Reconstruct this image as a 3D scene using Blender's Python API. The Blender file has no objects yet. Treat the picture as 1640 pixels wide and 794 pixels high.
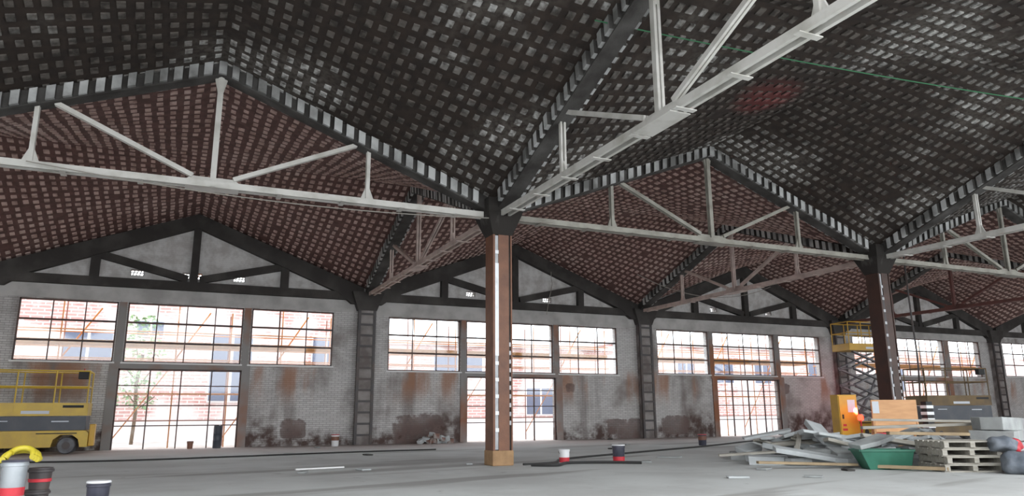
import bpy, bmesh, math, random
from mathutils import Vector, Matrix
random.seed(7)
R = math.radians
SC = bpy.context.scene
COL = SC.collection
# ------------------------------------------------------------------ camera, sky, light, exposure
S, L = 12.51, 12.90            # bay size along the window wall and away from it
cam_d = bpy.data.cameras.new('camera'); cam = bpy.data.objects.new('camera', cam_d); COL.objects.link(cam)
cam_d.sensor_width = 36.0; cam_d.lens = 25.888; cam_d.clip_end = 500
yaw, pitch, roll = 0.425526, 0.220968, -0.005984
fw = Vector((math.sin(yaw)*math.cos(pitch), math.cos(yaw)*math.cos(pitch), math.sin(pitch)))
rt = Vector((math.cos(yaw), -math.sin(yaw), 0)); up = rt.cross(fw)
r2 = math.cos(roll)*rt + math.sin(roll)*up; u2 = -math.sin(roll)*rt + math.cos(roll)*up
cam.matrix_world = Matrix(((r2.x, u2.x, -fw.x, -6.6218), (r2.y, u2.y, -fw.y, -28.2726), (r2.z, u2.z, -fw.z, 1.1), (0, 0, 0, 1)))
SC.camera = cam
W = bpy.data.worlds.new('sky'); SC.world = W; W.use_nodes = True
bg = W.node_tree.nodes['Background']; bg.inputs[0].default_value = (0.95, 0.98, 1.0, 1); bg.inputs[1].default_value = 3.6
SC.view_settings.view_transform = 'Standard'; SC.view_settings.look = 'None'
SC.view_settings.gamma = 1.0; SC.view_settings.use_curve_mapping = False
SC.view_settings.exposure = 0.62

def portal(name, loc, sx, sy, rot):
    d = bpy.data.lights.new(name, 'AREA'); d.shape = 'RECTANGLE'; d.size = sx; d.size_y = sy
    d.cycles.is_portal = True
    o = bpy.data.objects.new(name, d); COL.objects.link(o); o.location = loc; o.rotation_euler = rot
    return o
for k in range(-1, 4):
    portal('window_daylight', (k*S - S/2 + S, 0.45, 2.5), 11.0, 5.0, (R(-90), 0, 0))
portal('added_roof_gap_daylight', (S, -2.5*L, 8.4), 6*S, L, (0, 0, 0))  # sky through the unseen roof gap, added to light the hall
portal('added_rear_gap_daylight', (S, -3*L - .5, 6.0), 6*S, 5.8, (R(90), 0, 0))  # sky over the lowered rear wall, an added unseen gap

# ------------------------------------------------------------------ materials
def mat(name, c, rough=.8, c2=None, scale=3.0, lo=.4, hi=.6, metal=0.0, bump=0.0, bscale=40.0, detail=6, stretch=(1, 1, 1)):
    m = bpy.data.materials.new(name); m.use_nodes = True
    nt = m.node_tree; b = nt.nodes['Principled BSDF']
    b.inputs['Base Color'].default_value = (*c, 1); b.inputs['Roughness'].default_value = rough; b.inputs['Metallic'].default_value = metal
    if c2 or bump:
        tc = nt.nodes.new('ShaderNodeTexCoord'); mp = nt.nodes.new('ShaderNodeMapping')
        mp.inputs['Scale'].default_value = stretch
        nt.links.new(tc.outputs['Object'], mp.inputs['Vector'])
    if c2:
        n = nt.nodes.new('ShaderNodeTexNoise'); n.inputs['Scale'].default_value = scale; n.inputs['Detail'].default_value = detail
        nt.links.new(mp.outputs[0], n.inputs['Vector'])
        r = nt.nodes.new('ShaderNodeValToRGB'); r.color_ramp.elements[0].position = lo; r.color_ramp.elements[1].position = hi
        r.color_ramp.elements[0].color = (*c, 1); r.color_ramp.elements[1].color = (*c2, 1)
        nt.links.new(n.outputs['Fac'], r.inputs[0]); nt.links.new(r.outputs[0], b.inputs['Base Color'])
    if bump:
        n2 = nt.nodes.new('ShaderNodeTexNoise'); n2.inputs['Scale'].default_value = bscale; n2.inputs['Detail'].default_value = 4
        nt.links.new(mp.outputs[0], n2.inputs['Vector'])
        bp = nt.nodes.new('ShaderNodeBump'); bp.inputs['Strength'].default_value = bump; bp.inputs['Distance'].default_value = .02
        nt.links.new(n2.outputs['Fac'], bp.inputs['Height']); nt.links.new(bp.outputs[0], b.inputs['Normal'])
    return m

class NB:
    """small node helper"""
    def __init__(s, m): s.nt = m.node_tree
    def n(s, t, **k):
        x = s.nt.nodes.new(t)
        for a, v in k.items(): setattr(x, a, v)
        return x
    def put(s, sock, v):
        if hasattr(v, 'is_output'): s.nt.links.new(v, sock)
        else: sock.default_value = v
    def math(s, op, a, b=0.0, c=None, clamp=False):
        x = s.n('ShaderNodeMath', operation=op, use_clamp=clamp); s.put(x.inputs[0], a); s.put(x.inputs[1], b)
        if c is not None: s.put(x.inputs[2], c)
        return x.outputs[0]
    def mix(s, f, a, b):
        x = s.n('ShaderNodeMix', data_type='RGBA'); s.put(x.inputs[0], f)
        s.put(x.inputs[6], a if hasattr(a, 'is_output') else (*a, 1)); s.put(x.inputs[7], b if hasattr(b, 'is_output') else (*b, 1))
        return x.outputs[2]
    def noise(s, vec, scale, detail=5, rough=.55):
        x = s.n('ShaderNodeTexNoise'); x.inputs['Scale'].default_value = scale; x.inputs['Detail'].default_value = detail
        x.inputs['Roughness'].default_value = rough; s.nt.links.new(vec, x.inputs['Vector']); return x.outputs['Fac']
    def ramp(s, v, lo, hi):
        x = s.n('ShaderNodeMapRange', interpolation_type='SMOOTHSTEP'); s.put(x.inputs[0], v)
        x.inputs[1].default_value = lo; x.inputs[2].default_value = hi; return x.outputs[0]
    def coords(s, scale=(1, 1, 1), kind='Object'):
        tc = s.n('ShaderNodeTexCoord'); mp = s.n('ShaderNodeMapping'); mp.inputs['Scale'].default_value = scale
        s.nt.links.new(tc.outputs[kind], mp.inputs['Vector']); return mp.outputs[0]

M = {}
M['white_steel'] = mat('white_painted_steel', (.60, .59, .56), .45, (.40, .39, .35), 2.5, .45, .75)
M['pink_steel'] = mat('dusty_pinkish_steel', (.58, .47, .43), .55, (.38, .30, .27), 3, .4, .7)
M['grey_steel'] = mat('dull_grey_painted_steel', (.34, .33, .29), .55, (.22, .21, .18), 3, .4, .7)
M['red_steel'] = mat('red_oxide_steel', (.17, .07, .06), .55, (.11, .05, .045), 3, .4, .7)
M['rust'] = mat('rust_brown_steel', (.20, .085, .045), .5, (.13, .055, .032), 3, .35, .7, bump=.15)
M['rust_dark'] = mat('dark_brown_steel', (.060, .026, .018), .5, (.035, .018, .014), 3, .35, .7, bump=.15)
M['lintel'] = mat('pale_lintel_plaster', (.50, .49, .48), .9, (.36, .35, .34), 1.4, .4, .65, bump=.2)
M['rust_light'] = mat('raw_timber_base', (.36, .22, .11), .7, (.27, .16, .08), 6, .4, .7)
M['strip'] = mat('galvanised_strip', (.42, .43, .45), .4, (.30, .31, .33), 5, .4, .7, metal=.3)
M['strip_white'] = mat('batten_and_glint_white', (.85, .87, .90), .45, (.62, .64, .68), 4, .5, .8)  # white for batten plates and the reflection painted on the column strip
M['beam'] = mat('soot_dark_concrete', (.030, .027, .025), .9, (.085, .082, .078), 1.3, .4, .65, bump=.3)
M['sooty'] = mat('sooty_capital_concrete', (.022, .019, .017), .95, (.16, .155, .15), 1.6, .52, .75, bump=.6, bscale=9, stretch=(1.5, 1.5, .5))
M['tooth'] = mat('chalky_concrete_teeth', (.14, .14, .135), .9, (.50, .51, .51), 1.1, .38, .62, bump=.4)
M['wall_beam'] = mat('dark_gable_concrete', (.040, .036, .034), .9, (.085, .08, .075), 1.2, .45, .75, bump=.2)
M['pilaster'] = mat('weathered_pilaster_concrete', (.30, .28, .27), .9, (.14, .12, .115), 1.6, .4, .62, bump=.3)
M['angle'] = mat('dark_steel_angle', (.045, .04, .042), .5, (.075, .05, .042), 2, .45, .7)
M['frame'] = mat('rusty_window_steel', (.11, .055, .04), .6, (.06, .045, .045), 4, .4, .6)
M['sill'] = mat('white_sill', (.75, .75, .75), .7)
M['jamb'] = mat('jamb_concrete', (.27, .26, .255), .85, (.28, .12, .065), .5, .46, .64, bump=.2)
M['yellow'] = mat('machine_yellow', (.62, .42, .045), .4, (.50, .33, .05), 2.5, .4, .7)
M['orange_yellow'] = mat('amber_yellow_paint', (.62, .36, .03), .45, (.52, .30, .035), 2.5, .4, .7)
M['dull_yellow'] = mat('shaded_ochre_paint', (.17, .11, .045), .6, (.11, .075, .04), 2.5, .4, .7)  # brown-yellow with the shade over the right lift mixed in
M['dark_panel'] = mat('slate_blue_panel', (.05, .058, .075), .45, (.075, .08, .095), 3, .4, .7)
M['black'] = mat('black_rubber', (.02, .02, .021), .7)
M['tyre'] = mat('grey_tyre', (.16, .165, .18), .8, (.10, .10, .11), 5, .4, .6)
M['gun'] = mat('scissor_arm_steel', (.12, .115, .125), .45, (.20, .19, .20), 3, .4, .7)
M['white'] = mat('white_plastic', (.75, .76, .78), .5)
M['paper'] = mat('paper_sheet', (.62, .66, .72), .8)
M['red'] = mat('red_plastic', (.50, .03, .045), .45)
M['bucket_dark'] = mat('dark_blue_tin', (.035, .037, .055), .35, (.06, .06, .085), 6, .4, .6)
M['silver'] = mat('tin_silver', (.42, .45, .48), .35, (.30, .33, .36), 5, .4, .7, metal=.5)
M['brown_tin'] = mat('brown_tin', (.20, .09, .06), .5)
M['hose_yellow'] = mat('yellow_hose', (.46, .38, .03), .5)
M['board'] = mat('orange_plywood', (.66, .36, .17), .55, (.56, .29, .13), 2.2, .35, .7, stretch=(1, 1, 5))
M['slab'] = mat('pale_rubble_concrete', (.38, .40, .40), .9, (.27, .28, .28), 3, .35, .65, bump=.35)
M['slab_white'] = mat('pale_plasterboard', (.50, .53, .54), .85, (.40, .42, .43), 3, .35, .65, bump=.2)
M['plank'] = mat('weathered_plank', (.40, .38, .34), .85, (.30, .28, .24), 3, .35, .65, stretch=(1, 8, 8), bump=.2)
M['plank_tan'] = mat('tan_plank', (.38, .29, .18), .85, (.28, .21, .13), 3, .35, .65)
M['green'] = mat('green_plastic', (.03, .15, .10), .5, (.02, .11, .07), 2, .4, .6)
M['sack'] = mat('blue_grey_sack', (.12, .14, .17), .85, (.20, .22, .25), 4, .4, .65, bump=.4, bscale=15)
M['cable'] = mat('black_cable', (.03, .03, .03), .6)
M['wire'] = mat('pale_wire', (.30, .28, .25), .6)
M['green_laser_line'] = mat('green_laser_line', (.03, .16, .07), .6)
M['brick_rubble'] = mat('brick_rubble', (.22, .12, .10), .95, (.34, .31, .29), 5, .4, .6, bump=.4)
M['scaf'] = mat('orange_scaffold_tube', (.55, .21, .05), .5)
M['scaf_deck'] = mat('orange_deck_plank', (.50, .24, .08), .7, (.42, .19, .06), 4, .4, .6)
M['scaf_dark'] = mat('brown_scaffold_tube', (.30, .12, .08), .5)
M['ext_window'] = mat('far_window_glass', (.11, .13, .20), .3)
M['ext_plaster'] = mat('pale_render', (.80, .74, .74), .9)
M['ext_roof'] = mat('pale_coping', (.6, .58, .58), .9)
M['trunk'] = mat('bark', (.16, .11, .07), .9)
M['leaf'] = mat('leaf_green', (.20, .34, .16), .7, (.30, .42, .22), 2, .4, .6)
M['outside'] = mat('pale_yard_concrete', (.52, .49, .47), .9, (.42, .38, .36), 1.5, .4, .6)

def glass():
    m = bpy.data.materials.new('thin_glass'); m.use_nodes = True; nt = m.node_tree; nt.nodes.clear()
    o = nt.nodes.new('ShaderNodeOutputMaterial'); t = nt.nodes.new('ShaderNodeBsdfTransparent'); g = nt.nodes.new('ShaderNodeBsdfGlossy')
    t.inputs[0].default_value = (.95, .97, .98, 1); g.inputs['Roughness'].default_value = .05
    x = nt.nodes.new('ShaderNodeMixShader'); x.inputs[0].default_value = .05
    nt.links.new(t.outputs[0], x.inputs[1]); nt.links.new(g.outputs[0], x.inputs[2]); nt.links.new(x.outputs[0], o.inputs[0])
    return m
M['glass'] = glass()

def emission(name, c, s):
    m = bpy.data.materials.new(name); m.use_nodes = True; b = m.node_tree.nodes['Principled BSDF']
    b.inputs['Base Color'].default_value = (*c, 1); b.inputs['Emission Color'].default_value = (*c, 1); b.inputs['Emission Strength'].default_value = s
    return m
M['red_glow'] = emission('red_lamp_lens', (1.0, .035, .015), 4.5)

def vault_mat(name, base, base2, white, wl, wh, scale, seed):
    """brick shell: dull clay with patches of lime bloom"""
    m = mat(name, base, .92); q = NB(m); b = m.node_tree.nodes['Principled BSDF']
    v = q.coords(); n1 = q.noise(v, 4.3, 4)
    x = q.mix(q.ramp(n1, .36, .62), base, base2)
    oi = q.n('ShaderNodeObjectInfo')
    add = q.n('ShaderNodeVectorMath', operation='ADD'); q.nt.links.new(v, add.inputs[0])
    cmb = q.n('ShaderNodeCombineXYZ'); q.put(cmb.inputs[0], q.math('MULTIPLY', oi.outputs['Random'], 37.0)); cmb.inputs[1].default_value = seed
    q.nt.links.new(cmb.outputs[0], add.inputs[1])
    n2 = q.noise(add.outputs[0], scale, 5, .6); n3 = q.noise(v, 9.0, 3)
    f = q.math('MULTIPLY', q.ramp(n2, wl, wh), q.ramp(n3, .25, .7))
    q.put(b.inputs['Base Color'], q.mix(f, x, white))
    return m
M['vault_dark'] = vault_mat('dark_brick_shell', (.019, .013, .0105), (.030, .020, .015), (.095, .084, .074), .46, .62, .26, 3.0)  # dark brown base, lowered to keep the ceiling dark at this exposure
M['vault_dark_dot'] = vault_mat('dark_brick_studs', (.032, .027, .023), (.105, .092, .082), (.50, .50, .485), .44, .61, .26, 3.0)
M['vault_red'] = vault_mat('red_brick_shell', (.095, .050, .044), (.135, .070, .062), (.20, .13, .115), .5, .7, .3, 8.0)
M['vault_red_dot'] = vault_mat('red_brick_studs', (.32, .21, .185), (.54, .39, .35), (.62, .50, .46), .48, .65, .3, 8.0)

def wall_mat():
    m = mat('limewashed_brick', (.4, .4, .4), .9); q = NB(m); b = m.node_tree.nodes['Principled BSDF']
    v = q.coords()
    sep = q.n('ShaderNodeSeparateXYZ'); q.nt.links.new(v, sep.inputs[0]); X, Y, Z = sep.outputs
    cx = q.n('ShaderNodeCombineXYZ'); q.put(cx.inputs[0], q.math('ADD', X, Y)); q.put(cx.inputs[1], Z)
    br = q.n('ShaderNodeTexBrick'); q.nt.links.new(cx.outputs[0], br.inputs['Vector'])
    br.inputs['Scale'].default_value = 1.0; br.inputs['Brick Width'].default_value = .25; br.inputs['Row Height'].default_value = .075; br.inputs['Mortar Size'].default_value = .008
    br.inputs['Color1'].default_value = (.60, .59, .585, 1); br.inputs['Color2'].default_value = (.50, .49, .485, 1); br.inputs['Mortar'].default_value = (.30, .29, .285, 1)
    n1 = q.noise(v, .55, 6, .6); n2 = q.noise(v, 2.2, 5, .65)
    c = q.mix(q.ramp(n1, .45, .68), br.outputs['Color'], (.24, .215, .205))
    vp = q.coords((.9, .9, .12)); n6 = q.noise(vp, 1.0, 5)
    c = q.mix(q.math('MULTIPLY', q.ramp(n6, .52, .70), .65), c, (.13, .105, .095))
    # lime lost near the floor and in a ragged tide mark
    tide = q.math('ADD', Z, q.math('MULTIPLY', q.math('SUBTRACT', n1, .5), -3.4))
    c = q.mix(q.math('MULTIPLY', q.ramp(tide, 1.0, .15), q.ramp(n2, .28, .6)), c, (.085, .055, .048))
    # rust runs
    vs = q.coords((1.6, 1.6, .35)); n4 = q.noise(vs, .6, 4)
    zone = q.math('MULTIPLY', q.ramp(Z, 1.2, 2.3), q.ramp(Z, 3.1, 2.6))
    c = q.mix(q.math('MULTIPLY', q.math('MULTIPLY', q.ramp(n4, .5, .66), zone), .75), c, (.33, .16, .09))
    c = q.mix(q.math('MULTIPLY', q.ramp(Z, 5.30, 5.42), .85), c, q.mix(q.ramp(n2, .35, .65), (.72, .715, .71), (.50, .48, .47)))
    # patches where the face of the wall has come off (x, z, half width, half height)
    mask = None
    for (px, pz, w, h) in [(-2.55, .62, .42, .34), (2.2, .35, 1.0, .75), (11.0, .75, .42, .10), (10.95, .5, .25, .3), (14.3, .55, .75, .42), (12.2, .35, 1.0, .5), (8.9, 2.15, .22, .2), (21.0, 2.2, .3, .25)]:
        d = q.math('ADD', q.math('POWER', q.math('DIVIDE', q.math('SUBTRACT', X, px), w), 4.0), q.math('POWER', q.math('DIVIDE', q.math('SUBTRACT', Z, pz), h), 4.0))
        d = q.math('ADD', d, q.math('MULTIPLY', q.math('SUBTRACT', n2, .5), 4.5))
        f = q.ramp(d, 1.25, .65)
        mask = f if mask is None else q.math('MAXIMUM', mask, f)
    c = q.mix(q.math('MULTIPLY', mask, .75), c, q.mix(q.ramp(n2, .4, .6), (.10, .062, .055), (.17, .12, .11)))
    q.put(b.inputs['Base Color'], c)
    bp = q.n('ShaderNodeBump'); bp.inputs['Strength'].default_value = .5; bp.inputs['Distance'].default_value = .01
    q.nt.links.new(br.outputs['Fac'], bp.inputs['Height']); bp.invert = True; q.nt.links.new(bp.outputs[0], b.inputs['Normal'])
    return m
M['wall'] = wall_mat()

def floor_mat():
    m = mat('dusty_concrete_floor', (.4, .4, .4), .8); q = NB(m); b = m.node_tree.nodes['Principled BSDF']
    v = q.coords(); n1 = q.noise(v, .35, 6, .6); n2 = q.noise(v, 1.8, 6, .65)
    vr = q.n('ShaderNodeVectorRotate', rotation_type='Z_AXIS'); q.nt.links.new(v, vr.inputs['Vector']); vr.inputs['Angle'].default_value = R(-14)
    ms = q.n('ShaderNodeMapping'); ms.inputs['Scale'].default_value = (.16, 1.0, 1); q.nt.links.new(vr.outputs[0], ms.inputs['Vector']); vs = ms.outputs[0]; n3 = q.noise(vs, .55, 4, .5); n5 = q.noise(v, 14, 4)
    c = q.mix(q.ramp(n1, .38, .66), (.56, .575, .57), (.45, .455, .45))
    c = q.mix(q.math('MULTIPLY', q.ramp(n3, .56, .63), .6), c, (.20, .185, .175))  # dark streaks: shade bands across the floor painted into its colour
    c = q.mix(q.math('MULTIPLY', q.ramp(n2, .62, .74), .7), c, (.15, .145, .14))
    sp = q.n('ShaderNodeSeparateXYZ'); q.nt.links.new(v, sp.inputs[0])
    pink_bounce = q.ramp(q.math('ADD', sp.outputs[1], q.math('MULTIPLY', n2, 3.0)), -5.5, -.5)  # pink tint toward the wall, facade bounce put into the floor colour
    c = q.mix(q.math('MULTIPLY', pink_bounce, .6), c, (.46, .36, .34))
    c = q.mix(q.math('MULTIPLY', q.ramp(n5, .6, .75), .25), c, (.6, .6, .6))
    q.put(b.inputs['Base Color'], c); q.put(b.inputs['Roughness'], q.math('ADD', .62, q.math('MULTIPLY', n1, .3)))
    return m
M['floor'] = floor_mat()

def facade_mat():
    m = mat('sunlit_red_brick', (.6, .35, .32), .9); q = NB(m); b = m.node_tree.nodes['Principled BSDF']
    v = q.coords(); sep = q.n('ShaderNodeSeparateXYZ'); q.nt.links.new(v, sep.inputs[0])
    cx = q.n('ShaderNodeCombineXYZ'); q.put(cx.inputs[0], q.math('ADD', sep.outputs[0], sep.outputs[1])); q.put(cx.inputs[1], sep.outputs[2])
    br = q.n('ShaderNodeTexBrick'); q.nt.links.new(cx.outputs[0], br.inputs['Vector'])
    br.inputs['Scale'].default_value = 1.0; br.inputs['Brick Width'].default_value = .5; br.inputs['Row Height'].default_value = .15; br.inputs['Mortar Size'].default_value = .025
    br.inputs['Color1'].default_value = (.50, .25, .23, 1); br.inputs['Color2'].default_value = (.56, .33, .31, 1); br.inputs['Mortar'].default_value = (.70, .60, .58, 1)
    n = q.noise(v, .5, 5); q.put(b.inputs['Base Color'], q.mix(q.ramp(n, .45, .62), br.outputs['Color'], (.72, .62, .61)))
    return m
M['facade'] = facade_mat()

# ------------------------------------------------------------------ mesh helpers
class MB:
    def __init__(s): s.v = []; s.f = []; s.mi = []; s.sm = []
    def add(s, vs, fs, m=0, smooth=False):
        o = len(s.v); s.v += [tuple(x) for x in vs]
        for f in fs: s.f.append([i + o for i in f]); s.mi.append(m); s.sm.append(smooth)
        return s
    def box(s, c, d, m=0, rot=None):
        x, y, z = d[0]/2, d[1]/2, d[2]/2
        vs = [Vector((a*x, b*y, e*z)) for a in (-1, 1) for b in (-1, 1) for e in (-1, 1)]
        if rot is not None: vs = [rot @ p for p in vs]
        return s.add([p + Vector(c) for p in vs], [(0, 1, 3, 2), (4, 6, 7, 5), (0, 4, 5, 1), (2, 3, 7, 6), (0, 2, 6, 4), (1, 5, 7, 3)], m)
    def span(s, lo, hi, m=0): return s.box([(a + b)/2 for a, b in zip(lo, hi)], [b - a for a, b in zip(lo, hi)], m)
    def bar(s, a, b, w, h, m=0, upv=(0, 0, 1), w2=None, h2=None):
        a = Vector(a); b = Vector(b); d = (b - a).normalized(); u = Vector(upv)
        if abs(d.dot(u)) > .98: u = Vector((0, 1, 0))
        x = d.cross(u).normalized(); y = x.cross(d)
        w2 = w2 or w; h2 = h2 or h
        vs = [a + x*(i*w/2) + y*(j*h/2) for i, j in ((-1, -1), (1, -1), (1, 1), (-1, 1))] + [b + x*(i*w2/2) + y*(j*h2/2) for i, j in ((-1, -1), (1, -1), (1, 1), (-1, 1))]
        return s.add(vs, [(3, 2, 1, 0), (4, 5, 6, 7), (0, 1, 5, 4), (1, 2, 6, 5), (2, 3, 7, 6), (3, 0, 4, 7)], m)
    def tube(s, pts, r, n=8, m=0, closed=False):
        pts = [Vector(p) for p in pts]; rings = []; N = len(pts)
        for i, p in enumerate(pts):
            d = (pts[(i + 1) % N] - pts[i - 1]) if closed else (pts[min(i + 1, N - 1)] - pts[max(i - 1, 0)])
            d.normalize(); u = Vector((0, 0, 1)) if abs(d.z) < .9 else Vector((0, 1, 0))
            x = d.cross(u).normalized(); y = x.cross(d)
            rings.append([p + (x*math.cos(t*math.tau/n) + y*math.sin(t*math.tau/n))*r for t in range(n)])
        vs = [q for g in rings for q in g]; fs = []
        for i in range(N if closed else N - 1):
            j = (i + 1) % N
            for t in range(n): fs.append((i*n + t, i*n + (t + 1) % n, j*n + (t + 1) % n, j*n + t))
        if not closed: fs += [tuple(range(n))[::-1], tuple(range((N - 1)*n, N*n))]
        return s.add(vs, fs, m, True)
    def lathe(s, prof, c=(0, 0, 0), n=24, m=0, axis='z'):
        vs = []
        for (r, z) in prof:
            for t in range(n):
                a = t*math.tau/n
                p = (r*math.cos(a), r*math.sin(a), z) if axis == 'z' else ((r*math.cos(a), z, r*math.sin(a)) if axis == 'y' else (z, r*math.cos(a), r*math.sin(a)))
                vs.append(Vector(p) + Vector(c))
        fs = []
        for i in range(len(prof) - 1):
            for t in range(n): fs.append((i*n + t, i*n + (t + 1) % n, (i + 1)*n + (t + 1) % n, (i + 1)*n + t))
        fs += [tuple(range(n))[::-1], tuple(range((len(prof) - 1)*n, len(prof)*n))]
        return s.add(vs, fs, m, True)
    def prism(s, poly, axis, a, b, m=0):
        """polygon in the plane across axis, pulled from a to b"""
        def P(p, t): return {'x': (t, p[0], p[1]), 'y': (p[0], t, p[1]), 'z': (p[0], p[1], t)}[axis]
        n = len(poly); vs = [P(p, a) for p in poly] + [P(p, b) for p in poly]
        return s.add(vs, [tuple(range(n)), tuple(range(n, 2*n))[::-1]] + [(i, i + n, (i + 1) % n + n, (i + 1) % n) for i in range(n)], m)
    def build(s, name, mats, parent=None, loc=None, bevel=0):
        me = bpy.data.meshes.new(name); me.from_pydata([tuple(v) for v in s.v], [], s.f)
        for x in (mats if isinstance(mats, (list, tuple)) else [mats]): me.materials.append(M[x] if isinstance(x, str) else x)
        me.polygons.foreach_set('material_index', s.mi); me.polygons.foreach_set('use_smooth', s.sm)
        bm = bmesh.new(); bm.from_mesh(me); bmesh.ops.recalc_face_normals(bm, faces=bm.faces); bm.to_mesh(me); bm.free()
        if any(s.sm):
            try: me.set_sharp_from_angle(angle=R(40))
            except Exception: pass
        me.update(); o = bpy.data.objects.new(name, me); COL.objects.link(o)
        if parent: o.parent = parent
        if loc: o.location = loc
        if bevel:
            md = o.modifiers.new('bevel', 'BEVEL'); md.width = bevel; md.segments = 2; md.limit_method = 'ANGLE'
        return o
def tag(o, label=None, cat=None, group=None, kind=None):
    if label: o['label'] = label
    if cat: o['category'] = cat
    if group: o['group'] = group
    if kind: o['kind'] = kind
    return o
def thing(name, label, cat, loc=(0, 0, 0), rz=0, group=None):
    o = bpy.data.objects.new(name, None); COL.objects.link(o); o.location = loc; o.rotation_euler = (0, 0, rz); o.empty_display_size = .2
    return tag(o, label, cat, group)
def struct(o, label, cat): return tag(o, label, cat, kind='structure')
def copy_tree(o, parent=None):
    c = o.copy(); COL.objects.link(c)
    if parent: c.parent = parent
    for ch in list(o.children): copy_tree(ch, c)
    return c

# ------------------------------------------------------------------ the setting: floor, walls, vaulted ceiling
X0, X1, Y1 = -2*S, 4*S, -3*L
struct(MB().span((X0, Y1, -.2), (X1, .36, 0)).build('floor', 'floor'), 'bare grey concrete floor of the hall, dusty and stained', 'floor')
g = MB().span((-60, .36, -.25), (90, 60, -.03)); g.span((-60, Y1 - 40, -.25), (90, Y1, -.03)); g.span((-60, Y1, -.25), (X0, .36, -.03))
struct(g.build('ground', 'outside'), 'pale concrete yard outside the openings', 'ground')

# openings, measured bay by bay:  (x from, x to, z from, z to)
BAYS = {
 -1: dict(w=[(-23.95, -21.1), (-20.8, -17.05), (-16.7, -13.8)], d=(-20.85, -16.95), zb=2.87, zt=4.90, zd=2.66),
 0: dict(w=[(-11.44, -8.57), (-8.27, -4.52), (-4.23, -1.28)], d=(-8.37, -4.45), zb=2.87, zt=4.90, zd=2.66),
 1: dict(w=[(.86, 3.86), (4.12, 8.10), (8.38, 11.33)], d=(4.15, 8.22), zb=2.75, zt=4.83, zd=2.58),
 2: dict(w=[(13.48, 16.43), (16.70, 20.51), (20.83, 23.59)], d=(16.79, 20.67), zb=2.83, zt=4.86, zd=2.65),
 3: dict(w=[(26.0, 28.95), (29.25, 33.12), (33.53, 36.22)], d=(29.35, 33.2), zb=2.98, zt=5.03, zd=2.75),
 4: dict(w=[(38.37, 41.3), (41.6, 45.4), (45.7, 48.6)], d=(41.65, 45.5), zb=3.08, zt=5.07, zd=2.80)}
PIL = [-S - .05, -.07, 12.68, 24.85, 37.35]           # pilaster centres
VENTS = {0: [(-8.11, 5.95), (-6.55, 5.95), (-6.15, 5.95), (-4.77, 5.95)], 1: [(4.3, 5.95), (6.05, 5.95), (7.85, 5.9)], 2: [(16.89, 5.94), (18.47, 5.96), (20.31, 5.94)], 3: [(29.3, 5.95), (31.1, 5.95), (32.9, 5.95)]}
def holed(axis, a0, a1, z0, z1, t0, t1, holes):
    """a wall of boxes with rectangular holes: axis along which it runs"""
    mb = MB(); xs = sorted({a0, a1, *[h[0] for h in holes], *[h[1] for h in holes]})
    for xa, xb in zip(xs, xs[1:]):
        cut = sorted([(h[2], h[3]) for h in holes if h[0] < xb - 1e-6 and h[1] > xa + 1e-6]); z = z0
        for (za, zb) in cut + [(z1, z1)]:
            if za > z + 1e-6:
                if axis == 'x': mb.span((xa, t0, z), (xb, t1, za))
                else: mb.span((t0, xa, z), (t1, xb, za))
            z = max(z, zb)
    return mb
holes = []
for b in BAYS.values():
    holes += [(x0, x1, b['zb'], b['zt']) for x0, x1 in b['w']] + [(*b['d'], 0, b['zd'])]
for k, vs in VENTS.items():
    for i, (x, z) in enumerate(vs):
        h = .21 if not (k == 0 and i in (1, 2)) else .12
        holes.append((x - h, x + h, z - .11, z + .11))
struct(holed('x', X0, X1, 0, 8.9, 0, .36, holes).build('wall_front', 'wall'), 'limewashed brick window wall, stained and damaged near the floor', 'wall')
struct(MB().span((X0, Y1 - .36, 0), (X1, Y1, 3.0)).build('wall_back', 'wall'), 'unseen brick end wall behind the viewer, lowered to let daylight in', 'wall')  # unseen wall kept low so sky light reaches the hall
struct(MB().span((X0 - .36, Y1, 0), (X0, .36, 8.9)).build('wall_left', 'wall'), 'brick side wall on the left', 'wall')
struct(MB().span((X1, Y1, 0), (X1 + .36, .36, 8.9)).build('wall_right', 'wall'), 'side wall at the far right of the hall', 'wall')

ZC, ZM, ZS = 5.85, 8.22, .29      # vault height at a column, at a gable apex; depth of the edge beam
def vault(name, mats, gx=24, gy=19):
    """four warped quarter shells over one bay, centre at origin, studs of brick in a square lattice"""
    mb = MB(); hx, hy = S/2, L/2
    def z(u, v): return ZC + (ZM - ZC)*(u + v - u*v)
    for sx in (-1, 1):
        for sy in (-1, 1):
            def P(u, v, dz=0): return (sx*hx*(1 - u), sy*hy*(1 - v), z(u, v) + dz)
            for top in (0, .14):
                n = 12
                vs = [P(i/n, j/n, top) for i in range(n + 1) for j in range(n + 1)]
                fs = [(i*(n + 1) + j, (i + 1)*(n + 1) + j, (i + 1)*(n + 1) + j + 1, i*(n + 1) + j + 1) for i in range(n) for j in range(n)]
                mb.add(vs, fs, 0)
            for i in range(gx):
                for j in range(gy):
                    jx = random.uniform(-.08, .08)/gx; jy = random.uniform(-.08, .08)/gy
                    if random.random() < .03: continue
                    w_ = random.uniform(.20, .28); h_ = random.uniform(.18, .26); ua, ub = (i + .5 - w_)/gx + jx, (i + .5 + w_)/gx + jx; va, vb = (j + .5 - h_)/gy + jy, (j + .5 + h_)/gy + jy
                    q = [(ua, va), (ub, va), (ub, vb), (ua, vb)]
                    mb.add([P(a, b, -.03) for a, b in q] + [P(a, b, .004) for a, b in q], [(0, 1, 2, 3), (0, 1, 5, 4), (1, 2, 6, 5), (2, 3, 7, 6), (3, 0, 4, 7)], 1)
    return mb.build(name, mats)
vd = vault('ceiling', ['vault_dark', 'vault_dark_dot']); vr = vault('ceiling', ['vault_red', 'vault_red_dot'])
first = {id(vd): 1, id(vr): 1}
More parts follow.
